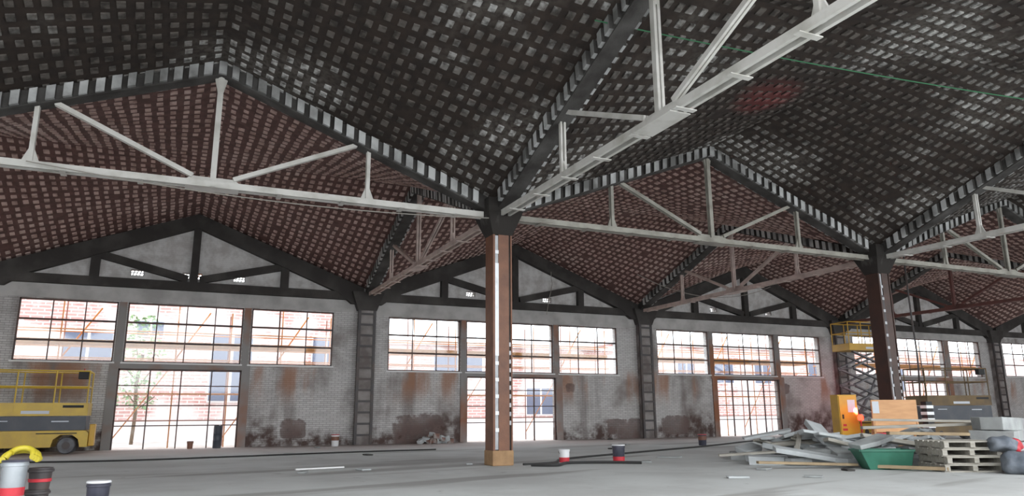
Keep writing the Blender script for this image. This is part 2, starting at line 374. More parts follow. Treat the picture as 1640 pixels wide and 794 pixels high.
for row in range(2):          # beyond the second row the roof is left off, an added opening for daylight
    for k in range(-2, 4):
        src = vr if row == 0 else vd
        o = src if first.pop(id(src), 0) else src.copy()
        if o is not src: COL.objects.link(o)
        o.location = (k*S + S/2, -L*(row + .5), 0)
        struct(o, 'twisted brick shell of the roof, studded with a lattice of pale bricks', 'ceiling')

# ------------------------------------------------------------------ roof trusses
def truss(label, p, rz, span, steel, teeth=('beam', 'tooth'), plates=9):
    t = thing('roof_truss', label, 'truss', (p[0], p[1], 5.50), rz, 'roof trusses between the columns')
    h0, h1 = ZC - 5.50, ZM - 5.50
    def zt(x): return h0 + (h1 - h0)*(1 - abs(x - span/2)/(span/2))
    mb = MB(); w = .17
    mb.prism([(.12, zt(.12) - ZS), (span/2, h1 - ZS), (span - .12, zt(.12) - ZS), (span - .12, zt(.12) + .03), (span/2, h1 + .03), (.12, zt(.12) + .03)], 'y', -w, w)
    tc = mb.build('top_chord', teeth[0], t); tag(tc, 'dark concrete edge beam rising to a peak')
    n = int(span/.262)
    for sgn in (-1, 1):
        tb = MB(); prof = []; d = span/n
        for i in range(2, n - 2):
            a = (i + .17)*d + random.uniform(-.015, .015); b = (i + .81)*d + random.uniform(-.015, .015); e = random.uniform(.06, .095)
            prof += [(a, .012), (a + .012, e), (b - .012, e), (b, .012)]
        vs = []
        for x, e in prof:
            z = zt(x) - ZS; vs += [(x, sgn*(w - .01), z + .035), (x, sgn*(w + e), z + .035), (x, sgn*(w + e*1.2), z + .30), (x, sgn*(w - .01), z + .30)]
        fs = [(4*i + q, 4*i + (q + 1) % 4, 4*i + 4 + (q + 1) % 4, 4*i + 4 + q) for i in range(len(prof) - 1) for q in range(4)]
        m_ = len(prof)*4; tb.add(vs, fs + [(0, 1, 2, 3), (m_ - 4, m_ - 3, m_ - 2, m_ - 1)])
        tb.mi = [0 if (q // 4) % 4 == 1 and q % 4 in (0, 1) and q < len(fs) else 1 for q in range(len(tb.f))]
        tag(tb.build('toothed_edge', [teeth[1], teeth[0]], tc), 'chalky stubs along the beam')
    zc = .10; e0 = .42
    for sgn in (-1, 1):
        MB().span((e0, sgn*.085 - .03, zc - .065), (span - e0, sgn*.085 + .03, zc + .065)).build('tie_beam', steel, t)
    for i in range(plates):
        x = e0 + (i + .5)*(span - 2*e0)/plates
        MB().span((x - .05, -.19, zc - .08), (x + .05, .19, zc - .065)).build('batten_plate', steel, t)
    kp = MB(); zz = h1 - ZS
    for sgn in (-1, 1): kp.bar((span/2, sgn*.04, zc), (span/2, sgn*.04, zz + .02), .05, .11, upv=(1, 0, 0))
    kp.prism([(span/2 - .13, zz), (span/2 + .13, zz), (span/2 + .05, zz - .35), (span/2 - .05, zz - .35)], 'y', -.03, .03)
    kp.build('king_post', steel, t)
    gp = MB(); gp.prism([(span/2 - .55, zc + .05), (span/2 + .55, zc + .05), (span/2 + .4, zc + .16), (span/2 - .4, zc + .16)], 'y', -.02, .02)
    gp.span((span/2 - .5, -.19, zc - .085), (span/2 + .5, .19, zc - .067))
    gp.build('gusset_plate', steel, t)
    for q in (.25, .75):
        x = span*q; zq = zt(x) - ZS
        hb = MB()
        for sgn in (-1, 1): hb.bar((x, sgn*.04, zc), (x, sgn*.04, zq + .03), .04, .08, upv=(1, 0, 0))
        hb.prism([(x - .15, zc + .06), (x + .15, zc + .06), (x + .04, zc + .34), (x - .04, zc + .34)], 'y', -.02, .02)
        hb.build('hanger', steel, t)
        s_ = 1 if q < .5 else -1; xa = x + s_*.28
        db = MB()
        for sgn in (-1, 1): db.bar((xa, sgn*.035, zt(xa) - ZS + .02), (span/2 - s_*.38, sgn*.035, zc + .16), .045, .09)
        db.build('diagonal', steel, t)
    return t
PI2 = math.pi/2
truss('white truss running left from the bright-striped column near the middle', (-S, -L), 0, S, 'white_steel')
truss('white truss joining the two free-standing columns', (0, -L), 0, S, 'grey_steel')
truss('dim grey truss running right from the far column by the timber board', (S, -L), 0, S, 'grey_steel')
truss('bright white truss overhead, running from the middle column toward the viewer', (0, -2*L), PI2, L, 'white_steel', plates=10)
truss('white truss running from the far column toward the viewer at the right edge', (S, -2*L), PI2, L, 'white_steel', plates=10)
truss('pinkish truss running from the middle column back to the window wall', (0, -L + .0), PI2, L - .2, 'pink_steel')
truss('pinkish truss running from the far column back to the window wall', (S, -L), PI2, L - .2, 'pink_steel')
truss('red-oxide truss near the wall at far right', (2*S, -L), PI2, L - .2, 'red_steel')

def gable(k, label):
    x0 = PIL[k] if k >= 0 else k*S; xa = [-S, -.07, 12.6, 24.95, 37.45][k]; xb = [-.07, 12.6, 24.95, 37.45, 50.0][k]
    t = thing('gable_truss', label, 'truss', (xa, 0, 5.3), 0, 'dark concrete gable trusses on the window wall')
    span = xb - xa; zm, z0 = 8.17 - 5.3, 5.80 - 5.3; y0, y1 = -.26, -.003
    def zt(x): return z0 + (zm - z0)*(1 - abs(x - span/2)/(span/2))
    dpt = .50
    MB().prism([(.15, -.05), (.6, -.05), (1.15, zt(1.15) - dpt - .08), (span/2, zm - dpt), (span - 1.15, zt(1.15) - dpt - .08), (span - .6, -.05), (span - .15, -.05), (span - .15, zt(.15) + .02), (span/2, zm + .02), (.15, zt(.15) + .02)], 'y', y0, y1).build('top_chord', 'wall_beam', t)
    MB().span((.6, y0 + .02, .1), (span - .6, y1, .40)).build('tie_beam', 'wall_beam', t)
    MB().span((span/2 - .13, y0 + .05, .4), (span/2 + .13, y1, zm - dpt + .02)).build('king_post', 'wall_beam', t)
    for q in (.25, .75):
        x = span*q
        MB().span((x - .14, y0 + .05, .4), (x + .14, y1, zt(x) - dpt + .03)).build('post', 'wall_beam', t)
        s_ = 1 if q < .5 else -1
        MB().bar((x + s_*.1, (y0 + y1)/2 + .02, zt(x) - dpt + .0), (span/2 - s_*.2, (y0 + y1)/2 + .02, .5), .17, .26).build('diagonal', 'wall_beam', t)
    return t
gable(0, 'dark concrete gable truss on the wall above the windows behind the yellow lift')
gable(1, 'dark concrete gable truss on the wall behind the middle column')
gable(2, 'dark concrete gable truss on the wall left of the raised lift')
gable(3, 'dark concrete gable truss on the wall right of the far column')
gable(4, 'dark concrete gable truss on the wall at the right edge')

# ------------------------------------------------------------------ columns and pilasters
def column(x, y, label, jacket='rust', strip='strip_white'):
    t = thing('column', label, 'column', (x, y, 0), 0)
    MB().span((-.20, -.20, .32), (.20, .20, 5.2)).build('core', 'beam', t)
    j = MB()
    for (a, b) in ((-.1, .155), ): j.span((a, -.235, .30), (b, -.20, 5.2))
    j.span((-.235, -.235, .30), (-.20, .215, 5.2)); j.span((-.20, -.235, .30), (-.185, -.20, 5.2))
    j.span((.20, -.235, .30), (.235, .215, 5.2)); j.span((-.20, .20, .30), (.20, .235, 5.2))
    tag(j.build('steel_jacket', jacket, t), 'rust-brown steel jacket')
    st = MB(); st.span((-.184, -.215, .34), (-.10, -.201, 2.45)); st.span((-.184, -.215, 4.35), (-.10, -.201, 5.1))
    s0 = st.build('strip', 'strip', t)
    tag(MB().span((-.186, -.238, 2.35), (-.098, -.201, 4.45)).build('mid_strip', strip, s0), 'paler length of strip')  # white length on the middle column stands for its bright reflection
    for i in range(12):
        z = .75 + i*.36
        MB().span((-.184, -.243, z - .04), (-.101, -.216, z + .04)).build('batten_plate', 'strip_white' if jacket == 'rust' else 'strip', t)
    for i in range(10):
        z = .9 + i*.19
        MB().span((.16, -.232, z - .045), (.197, -.205, z + .045)).build('rivet_plate', 'strip', t)
    tag(MB().box((0, 0, .16), (.50, .50, .32)).build('plinth', 'rust_light', t, bevel=.02), 'tan boxed plinth')
    cp = MB(); a, b = .22, .42
    cp.add([(-a - .02, -a - .02, 5.12), (a + .02, -a - .02, 5.12), (a + .02, a + .02, 5.12), (-a - .02, a + .02, 5.12), (-b, -b, 5.60), (b, -b, 5.60), (b, b, 5.60), (-b, b, 5.60), (-b, -b, 5.95), (b, -b, 5.95), (b, b, 5.95), (-b, b, 5.95)],
           [(0, 1, 2, 3), (0, 1, 5, 4), (1, 2, 6, 5), (2, 3, 7, 6), (3, 0, 4, 7), (4, 5, 9, 8), (5, 6, 10, 9), (6, 7, 11, 10), (7, 4, 8, 11), (8, 9, 10, 11)])
    tag(cp.build('capital', 'sooty', t), 'black flared capital')
    return t
column(0, -L, 'rust-brown steel-jacketed column with a bright strip, near the middle')
column(12.42, -L, 'dark rust-brown column behind the orange timber board', 'rust_dark', 'angle')

def pilaster(x, label, n=1):
    t = thing('pilaster', label, 'pilaster', (x, 0, 0), 0)
    MB().span((-.30, -.30, 0), (.30, -.004, 5.3)).build('shaft', 'pilaster', t)
    for s_ in (-1, 1):
        MB().span((s_*.29 - .05, -.335, .02), (s_*.29 + .05, -.25, 5.25)).build('steel_angle', 'angle', t)
    for i in range(12):
        z = .35 + i*.41
        MB().span((-.24, -.330, z - .04), (.24, -.301, z + .04)).build('rung_plate', 'angle', t)
    cp = MB(); cp.add([(-.36, -.345, 5.0), (.36, -.345, 5.0), (.36, -.003, 5.0), (-.36, -.003, 5.0), (-.62, -.45, 5.7), (.62, -.45, 5.7), (.62, -.003, 5.7), (-.62, -.003, 5.7)],
                      [(0, 1, 2, 3), (4, 5, 6, 7), (0, 1, 5, 4), (1, 2, 6, 5), (2, 3, 7, 6), (3, 0, 4, 7)])
    cp.build('corbel', 'wall_beam', t)
pilaster(-.07, 'grey pilaster with ladder-like steel plates, left of the middle column')
pilaster(12.68, 'grey pilaster with ladder-like steel plates, right of the middle column')
pilaster(24.75, 'dark pilaster half hidden behind the raised lift')
pilaster(37.35, 'dark pilaster at the right edge, beyond the second lift')

# ------------------------------------------------------------------ windows and doors in the wall
NW = [0]
def window(x0, x1, zb, zt, cols):
    NW[0] += 1; cx = (x0 + x1)/2
    t = bpy.data.objects.new('window_%d' % NW[0], None); COL.objects.link(t); t.location = (cx, 0, zb)
    struct(t, None, None); w = (x1 - x0)/2; h = zt - zb
    f = MB()
    for (lo, hi) in (((-w, .03, 0), (-w + .045, .10, h)), ((w - .045, .03, 0), (w, .10, h)), ((-w, .03, h - .05), (w, .10, h)), ((-w, .03, 0), (w, .10, .04))): f.span(lo, hi)
    f.build('window_frame', 'frame', t)
    b = MB()
    for i in range(1, cols): x = -w + 2*w*i/cols; b.span((x - .018, .045, .04), (x + .018, .085, h - .05))
    for j in (1, 2): z = h*j/3; b.span((-w + .045, .035, z - .032), (w - .045, .095, z + .032))
    b.build('glazing_bars', 'frame', t)
    MB().span((-w + .045, .062, .04), (w - .045, .067, h - .05)).build('pane', 'glass', t)
    MB().span((-w - .06, -.05, -.05), (w + .06, .06, 0)).build('sill', 'sill', t)
    return t
def door(n, x0, x1, zd):
    t = bpy.data.objects.new('door_%d' % n, None); COL.objects.link(t); t.location = ((x0 + x1)/2, 0, 0); struct(t, None, None)
    w = (x1 - x0)/2; f = MB()
    for (lo, hi) in (((-w, .05, 0), (-w + .05, .13, zd)), ((w - .05, .05, 0), (w, .13, zd)), ((-w, .05, zd - .06), (w, .13, zd))): f.span(lo, hi)
    f.build('door_frame', 'frame', t)
    b = MB()
    for i, wd in ((1, .02), (2, .02), (3, .02)): x = -w + 2*w*i/4; b.span((x - wd, .06, 0), (x + wd, .12, zd - .06))
    for j in (1, 2, 3): z = zd*j/4 + .1; b.span((-w + .05, .075, z - .018), (w - .05, .11, z + .018))
    b.build('glazing_bars', 'frame', t)
    MB().span((-w + .05, .09, .05), (w - .05, .095, zd - .06)).build('pane', 'glass', t)
nt = 0
for k in (0, 1, 2, 3, 4):
    b = BAYS[k]
    for i, (x0, x1) in enumerate(b['w']):
        if k == 4 and i > 0: continue
        window(x0, x1, b['zb'], b['zt'], (3, 4, 3)[i])
    if k < 4: door(k + 1, *b['d'], b['zd'])
    if k == 4: continue
    # concrete posts and transom round the openings
    t = MB()
    for (xa, xb) in ((b['w'][0][1], b['w'][1][0]), (b['w'][1][1], b['w'][2][0])):
        xl = xa + .03; xr = xb - .03
        t.span((xl, -.04, b['zd']), (xr, -.002, b['zt'])); 
    dl, dr = b['d']
    t.span((dl - .28, -.05, 0), (dl, -.002, b['zd'])); t.span((dr, -.05, 0), (dr + .28, -.002, b['zd']))
    t.span((dl - .28, -.045, b['zd']), (dr + .28, -.002, b['zb'] - .05))
    xa_, xb_ = PIL[k] + .37, PIL[k + 1] - .37
    lt = MB().span((xa_, -.028, b['zt'] + .03), (xb_, -.002, 5.39)); nt += 1
    struct(lt.build('trim_%d' % nt, 'lintel'), None, None)
    nt += 1
    struct(t.build('trim_%d' % nt, 'jamb'), None, None)

for k, vs in VENTS.items():
    for i, (x, z) in enumerate(vs):
        small = k == 0 and i in (1, 2); h = .12 if small else .21
        where = ['in the gable above the yellow lift', 'behind the middle column', 'left of the raised lift', 'right of the far column'][k]
        pos = (['left of the dark diagonal', 'left of the centre post', 'orange-tinted, beside the centre post', 'right of the centre post'] if k == 0 else ['leftmost in the gable', 'beside the centre post of the gable', 'rightmost in the gable'])[i]
        t = thing('vent_grille', 'bright pierced vent %s, %s' % (pos, where), 'vent', (x, .02, z - .11), 0, 'pierced vents high in the window wall')
        f = MB()
        for (lo, hi) in (((-h, 0, 0), (-h + .025, .1, .22)), ((h - .025, 0, 0), (h, .1, .22)), ((-h, 0, .2), (h, .1, .22)), ((-h, 0, 0), (h, .1, .02))): f.span(lo, hi)
        f.build('vent_frame', 'scaf' if (k == 0 and i == 2) else 'pilaster', t)
        l = MB(); l.span((-h + .02, .03, .10), (h - .02, .07, .125))
        for q in ((-.5, 0, .5) if not small else (0,)): l.bar((q*h - .03, .05, .02), (q*h + .03, .05, .20), .03, .03)
        l.build('lattice', 'scaf' if (k == 0 and i == 2) else 'pilaster', t)

# ------------------------------------------------------------------ outside: building, scaffold, tree
def far_building(x0, x1, y, h, wins, label, top='ext_roof'):
    t = thing('brick_building', label, 'building', ((x0 + x1)/2, y, -.03), 0)
    c = (x0 + x1)/2
    MB().span((x0 - c, 0, 0), (x1 - c, 6, h)).build('wall', 'facade', t)
    MB().span((x0 - c, -.06, 0), (x1 - c, -.002, .9)).build('plinth', 'ext_plaster', t)
    MB().span((x0 - c - .2, -.25, h), (x1 - c + .2, 6.2, h + .22)).build('coping', top, t)
    for (xa, xb, za, zb) in wins:
        f = MB().span((xa - c, -.05, za), (xb - c, -.004, zb)).build('window', 'ext_plaster', t)
        for i in range(2):
            w = (xb - xa)/2; MB().span((xa - c + i*w + .06, -.075, za + .08), (xa - c + (i + 1)*w - .06, -.052, zb - .08)).build('pane', 'ext_window', f)
far_building(-24, 3.0, 9.0, 6.7, [(-16.6, -14.6, 1.6, 3.4), (-11.2, -9.2, 2.9, 4.8), (-5.2, -3.3, 1.7, 4.9), (-8.4, -7.2, 4.6, 5.4), (-.6, .8, 2.9, 4.9)], 'pink-looking brick building outside the windows behind the yellow lift')
far_building(3.6, 17.5, 10.0, 4.75, [(6.0, 8.9, 3.0, 4.4), (11.5, 13.4, 1.0, 2.6)], 'low brick building outside the windows behind the middle column')
far_building(18.5, 62, 12.0, 5.4, [(23.5, 25.0, 3.0, 4.6), (26.5, 28.2, 3.0, 4.6), (30, 31.5, 3.0, 4.6), (22.3, 23.4, 1.2, 2.4), (35, 37, 3.0, 4.6), (43, 45, 2.6, 4.4)], 'long brick building outside the windows at right')

def scaffold(x0, n, label, y=1.5, bay=1.85):
    t = thing('scaffold', label, 'scaffold', (x0, y, -.03), 0, 'scaffolds outside the window wall')
    for i in range(n + 1):
        for yy in (0, .9):
            MB().tube([(i*bay, yy, 0), (i*bay, yy, 5.6 if i % 2 else 4.9)], .024, 8).build('standard', 'scaf_dark' if yy else 'scaf', t)
    for z, m in ((.95, 'scaf_dark'), (1.9, 'scaf'), (3.12, 'scaf'), (4.1, 'scaf')):
        for yy in (0, .9): MB().tube([(-.2, yy - .03, z), (n*bay + .2, yy - .03, z)], .022, 8).build('ledger', m, t)
    MB().span((-.1, .0, 3.55), (n*bay + .1, .9, 3.6)).build('deck', 'scaf_deck', t)
    MB().span((-.1, -.03, 3.6), (n*bay + .1, .0, 3.76)).build('toe_board', 'scaf_deck', t)
    for i in range(0, n, 2):
        MB().tube([(i*bay, .93, .3), ((i + 1)*bay, .93, 3.1)], .022, 8).build('brace', 'scaf', t)
        MB().tube([((i + 1)*bay, .93, 3.2), ((i + 1.6)*bay, .93, 5.0)], .03, 8).build('brace', 'scaf', t)
scaffold(-12.2, 6, 'orange tube scaffold outside the windows behind the yellow lift')
scaffold(.5, 6, 'orange tube scaffold outside the windows behind the middle column')
scaffold(13.0, 6, 'orange tube scaffold outside the windows left of the raised lift')
scaffold(25.6, 7, 'orange tube scaffold outside the windows at far right')

t = thing('tree', 'pale green tree outside the wide doorway behind the yellow lift', 'tree', (-8.0, 6.0, -.03))
tr = MB(); tr.tube([(0, 0, 0), (.05, 0, 1.2), (-.03, .05, 2.4), (.1, 0, 3.6)], .07, 8)
for a in range(7): tr.tube([(0, 0, 1.3 + a*.3), (math.cos(a*2.4)*.7, math.sin(a*2.4)*.7, 1.9 + a*.34)], .025, 6)
tr.build('trunk', 'trunk', t)
lf = MB()
for i in range(900):
    a = random.uniform(0, math.tau); z = random.uniform(1.4, 5.2); rr = random.random()**.6*(1.3 - abs(z - 3.1)*.35)
    c = Vector((rr*math.cos(a), rr*math.sin(a), z)); q = Matrix.Rotation(random.uniform(0, 6.3), 3, random.choice('XYZ')) @ Matrix.Rotation(random.uniform(0, 6.3), 3, random.choice('XYZ'))
    s_ = random.uniform(.06, .12); lf.add([c + q @ Vector(v) for v in ((-s_, 0, 0), (0, -s_*.5, .01), (s_, 0, 0), (0, s_*.5, .01))], [(0, 1, 2, 3)])
lf.build('foliage', 'leaf', t)

# ------------------------------------------------------------------ scissor lifts
def lift(label, loc, rz, length, width, stack, colour, panel, raised=False, rail_h=.95):
    t = thing('scissor_lift', label, 'scissor lift', loc, rz); l, w = length/2, width/2
    ch = MB(); ch.prism([(-l + .12, .20), (l - .95, .20), (l - .9, .42), (l - .72, .56), (l - .42, .56), (l - .25, .42), (l - .2, .20), (l, .20), (l, .60), (l - .08, .68), (-l + .1, .68), (-l + .02, .60), (-l + .02, .32)], 'y', -w, w)
    c_ = ch.build('chassis', colour, t)
    k = MB(); k.span((-l + .15, -w - .012, .60), (-l + .75, -w - .002, .64)); k.span((l - 1.35, -w - .012, .585), (l - .3, -w - .002, .615)); k.build('chassis_trim', 'black', c_)
    for sx in (-l + .5, l - .55):
        for sy in (-1, 1):
            wh = MB().lathe([(.10, -.11), (.22, -.11), (.245, -.07), (.245, .07), (.22, .11), (.10, .11)], (sx, sy*(w - .13), .245), 24, 0, 'y').build('wheel', 'tyre', t)
            MB().lathe([(.02, -.02), (.11, -.02), (.09, .03), (.02, .035)], (sx, sy*(w - .13) + sy*.115, .245), 16, 0, 'y').build('hub', 'angle', wh)
    # scissor stack
    if not raised:
        p = MB().span((-l + .12, -w + .03, .69), (l - .1, w - .03, stack)).build('side_panel', panel, t)
        d = MB(); d.span((l - 1.0, -w + .02, stack - .17), (l - .55, -w + .032, stack - .135)); d.span((-l + .5, -w + .02, stack - .15), (-l + .9, -w + .032, stack - .125)); d.build('reflector', 'paper', p)
    else:
        n = 4; h = (stack - .7)/n
        for i in range(n):
            for s_ in (-1, 1):
                for sy in (-w + .12, w - .12):
                    za, zb = .7 + i*h + .04, .7 + (i + 1)*h - .04
                    MB().bar((-l*.78*s_, sy + s_*.035, za), (l*.78*s_, sy + s_*.035, zb), .06, .15, upv=(0, 1, 0), ).build('scissor_arm', 'gun', t)
            pb = MB()
            for x in (-l*.78, l*.78): pb.tube([(x, -w + .05, .7 + i*h), (x, w - .05, .7 + i*h)], .035, 10)
            pb.build('pivot_bar', 'gun', t)
        cy = MB(); cy.tube([(-l*.55, 0, .8), (l*.2, 0, .7 + h*1.6)], .07, 12); cy.tube([(l*.2, 0, .7 + h*1.6), (l*.5, 0, .7 + h*2.4)], .045, 12); cy.build('hydraulic_ram', 'gun', t)
    zt = stack + .01; toe = .38 if not raised else .30
    pl = MB(); pl.span((-l + .05, -w, zt), (l - .08, w, zt + .12)); 
    for sy in (-w, w - .03): pl.span((-l + .05, sy, zt + .12), (l - .08, sy + .03, zt + toe))
    for sx in (-l + .05, l - .11): pl.span((sx, -w, zt + .12), (sx + .03, w, zt + toe))
    pl_ = pl.build('platform', colour, t)
    dc = MB(); dc.span((l - .75, -w - .008, zt + toe*.62), (l - .2, -w - .001, zt + toe*.82)); dc.build('maker_plate', 'black', pl_)
    dc = MB(); dc.span((-l*.2, -w - .008, zt + .06), (l*.28, -w - .001, zt + .15)); tag(dc.build('label_strip', 'paper', pl_), 'pale label strip')
    z1 = zt + toe + rail_h
    gr = t
    posts = [-l + .08, -l*.33, l*.33, l - .13]
    for x in posts:
        for sy in (-w + .02, w - .02): MB().tube([(x, sy, zt + .1), (x, sy, z1)], .022, 8).build('rail_post', colour, t)
    for z in (z1, zt + toe + rail_h*.5):
        pts = [(posts[0], -w + .02, z), (posts[-1], -w + .02, z), (posts[-1], w - .02, z), (posts[0], w - .02, z)]
        MB().tube(pts, .022, 8, closed=True).build('guard_rail', colour, t)
    cb = MB().box((l - .3, -w + .14, z1 - .12), (.28, .2, .24)).build('control_box', 'black', t, bevel=.02)
    MB().tube([(l - .3, -w + .14, z1), (l - .3, -w + .14, z1 + .08)], .015, 8).build('joystick', 'red', cb)
    ld = MB(); ld.span((l + .01, -w + .08, .22), (l + .16, -w + .5, .86)); tag(ld.build('step_box', 'orange_yellow' if colour == 'yellow' else colour, t, bevel=.02), 'amber step box')
    return t
lift('yellow scissor lift with dark side panel parked at left against the wall', (-10.35, -1.55, 0), R(0), 3.0, 1.2, 1.10, 'yellow', 'dark_panel')
lift('raised scissor lift with amber platform behind the far column', (21.4, -4.4, 0), R(-8), 2.3, 1.1, 3.72, 'orange_yellow', 'gun', raised=True)
lift('dull ochre scissor lift with slate panel parked at right behind the rubble', (21.6, -8.1, 0), R(-14), 3.0, 1.2, 1.30, 'dull_yellow', 'dark_panel', rail_h=1.05)

# ------------------------------------------------------------------ distribution box, lamp, board, barrier
t = thing('distribution_box', 'yellow steel electrical box on legs beside the red lamp', 'electrical box', (10.66, -12.76, 0), R(-18))
MB().span((-.28, -.2, .42), (.28, .2, 1.56)).build('cabinet', 'orange_yellow', t, bevel=.012)
dr = MB().span((-.26, -.222, .45), (.26, -.203, 1.53)).build('door', 'orange_yellow', t, bevel=.005)
tag(MB().span((-.02, -.228, 1.08), (.2, -.2225, 1.42)).build('notice', 'paper', dr), 'pale paper notice')
h_ = MB(); h_.span((-.2, -.24, .9), (-.16, -.2225, 1.02)); h_.build('handle', 'black', dr)
h_ = MB(); h_.span((-.22, -.226, .58), (-.08, -.2225, .64)); h_.span((-.2, -.226, .70), (-.1, -.2225, .76)); tag(h_.build('warning_mark', 'red', dr), 'red marks')
for sx in (-1, 1):
    for sy in (-1, 1): MB().span((sx*.24 - .025, sy*.16 - .025, 0), (sx*.24 + .025, sy*.16 + .025, .42)).build('leg', 'scaf', t)

t = thing('warning_lamp', 'glowing red warning lamp between the yellow box and the timber board', 'lamp', (10.56, -13.37, 0))
MB().lathe([(.16, 0), (.17, .03), (.06, .08), (.03, .09)], n=20).build('base', 'black', t)
MB().tube([(0, 0, .08), (0, 0, .86)], .022, 10).build('pole', 'red', t)
tag(MB().lathe([(.05, .86), (.075, .88), (.078, .96), (.05, 1.01), (.01, 1.02)], n=20).build('lens', 'red_glow', t), 'glowing red lens')
def beam(target, e, ang, blend=1.0):
    d = bpy.data.lights.new('warning_lamp_beam', 'SPOT'); d.color = (1, .03, .08); d.energy = e; d.spot_size = R(ang); d.spot_blend = blend; d.shadow_soft_size = .05
    o = bpy.data.objects.new('warning_lamp_beam', d); COL.objects.link(o); o.location = (10.56, -13.37, 1.10)
    o.rotation_euler = (Vector(target) - o.location).to_track_quat('-Z', 'Y').to_euler()
beam((21.6, 0, 1.6), 2600, 24)
beam((4.95, -16.6, 8.1), 1500, 11)
d = bpy.data.lights.new('warning_lamp_light', 'POINT'); d.color = (1, .04, .04); d.energy = 2.5; d.shadow_soft_size = .08
o = bpy.data.objects.new('warning_lamp_light', d); COL.objects.link(o); o.location = (10.56, -13.48, 1.08)

t = thing('board', 'orange timber board propped on legs in front of the far column', 'board', (11.02, -14.08, 0), R(-22))
MB().span((-.62, -.02, .56), (.62, .02, 1.40)).build('panel', 'board', t, bevel=.006)
for sx in (-1, 1):
    MB().bar((sx*.56, .03, .95), (sx*.66, -.16, 0), .05, .05).build('leg', 'board', t); MB().bar((sx*.56, .05, .95), (sx*.6, .25, 0), .05, .05).build('leg', 'board', t)
tag(MB().span((-.60, -.026, 1.05), (-.42, -.0205, 1.36)).build('notice', 'paper', t), 'pale paper notice')
tag(MB().span((-.6, -.015, .50), (.6, .015, .545)).build('lower_rail', 'red', t), 'dark red lower rail')

t = thing('barrier_post', 'black and white striped post right of the timber board', 'post', (11.95, -14.35, 0))
MB().span((-.12, -.08, 0), (.12, .08, 1.35)).build('post', 'black', t)
for i in range(4): MB().span((-.135, -.095, .66 + i*.17), (.135, .095, .74 + i*.17)).build('white_band', 'white', t)

# ------------------------------------------------------------------ buckets
def bucket(label, loc, r, h, body, band=None, lid='white', b0=.12, b1=.36, group='paint buckets on the floor', handle=True, cap=True):
    t = thing('bucket', label, 'bucket', loc, random.uniform(-.4, .4), group)
    b = MB().lathe([(r*.86, 0), (r*.88, .01), (r*.98, h*.86), (r*1.05, h*.87), (r*1.05, h*.93), (r*1.0, h*.935), (r*1.02, h)], n=28).build('body', body, t)
    if band:
        ra, rb = r*(.88 + .10*b0/.86) + .004, r*(.88 + .10*b1/.86) + .004
        tag(MB().lathe([(ra - .003, h*b0), (ra, h*b0 + .002), (rb, h*b1 - .002), (rb - .003, h*b1)], n=28).build('label_band', band, b), 'coloured label band')
    if cap: MB().lathe([(r*1.06, h*.97), (r*1.07, h*1.0), (r*1.0, h*1.03), (r*.3, h*1.03)], n=28).build('lid', lid, t)
    if handle: MB().tube([(r*1.06*math.cos(a), -r*.5*math.sin(a) - .0, h*.88 - r*.9*math.sin(a)) for a in [i*math.pi/10 for i in range(11)]], .005, 6).build('handle', 'angle', t)
    return t
# foreground stack, depth 7 m
FX, FY = -7.90, -19.90
bucket('lower tin bucket of the foreground stack at the left edge', (FX, FY, 0), .115, .34, 'bucket_dark', 'red', 'bucket_dark', .3, .5, None, False)
bucket('silver tin bucket with a red band, top of the foreground stack', (FX, FY, .355), .108, .345, 'silver', 'red', 'bucket_dark', .10, .32, None, False)
ring = MB()
for k in range(3): ring.tube([((.135 - .022*k)*math.cos(a)*(1 + .12*(math.sin(a) < 0)), (.11 - .015*k)*math.sin(a), .035 + .012*k + .055*max(0, math.sin(a)) - .02*(math.sin(a) < 0)) for a in [R(-28 + i*10) for i in range(24 - 2*k)]], .027, 10)
o = ring.build('hose_coil', 'hose_yellow', loc=(FX + .04, FY, .695))
tag(o, 'yellow hose coil lying on the foreground bucket stack', 'hose')
for i, (m, lab) in enumerate((('bucket_dark', 'dark tub at the bottom of the pile beside the foreground buckets'), ('angle', 'blackish tub in the middle of the pile beside the foreground buckets'), ('angle', 'dark banded tub on top of the pile beside the foreground buckets'))):
    t = thing('tub', lab, 'tub', (-7.755 + .012*i, -19.54 - .01*i, .205*i), .4*i, 'stacked tubs beside the buckets')
    MB().lathe([(.085, 0), (.10, .16), (.115, .165), (.115, .185), (.105, .19), (.105, .203)], n=24).build('body', m, t)
    MB().lathe([(.093, .07), (.099, .072), (.101, .10), (.096, .102)], n=24).build('band', 'red' if i != 1 else 'white', t)
bucket('dark bucket with a pale lid at the bottom left of the frame', (-7.29, -18.54, 0), .118, .385, 'bucket_dark', 'red', 'white', .1, .4, None, False)
bucket('black bucket with a red lower band right of the middle column', (2.79, -13.35, 0), .145, .38, 'bucket_dark', 'red', 'white', .04, .34)
bucket('white bucket with a red lower band just right of the middle column', (1.62, -12.9, 0), .125, .29, 'white', 'red', 'white', .04, .42)
bucket('blue bucket with a reddish top on the floor near the right doorway', (10.0, -7.26, 0), .145, .36, 'bucket_dark', 'brown_tin', 'red', .5, .86)
bucket('red and white bucket standing by the left pilaster', (-1.22, -1.0, 0), .14, .40, 'white', 'brown_tin', 'red', .5, .84)
bucket('small brown tin in the wide left doorway', (-5.95, -.25, 0), .10, .24, 'brown_tin', None, 'bucket_dark', group=None)
t = thing('drum', 'tall narrow slate drum standing in the wide left doorway', 'drum', (-5.1, -.25, 0))
MB().lathe([(.135, 0), (.14, .02), (.14, .24), (.147, .25), (.14, .26), (.14, .48), (.147, .49), (.14, .50), (.14, .73), (.13, .75), (.02, .75)], n=24).build('body', 'dark_panel', t)
MB().lathe([(.03, .745), (.03, .77), (.01, .772)], (.05, 0, 0), n=12).build('cap', 'white', t)

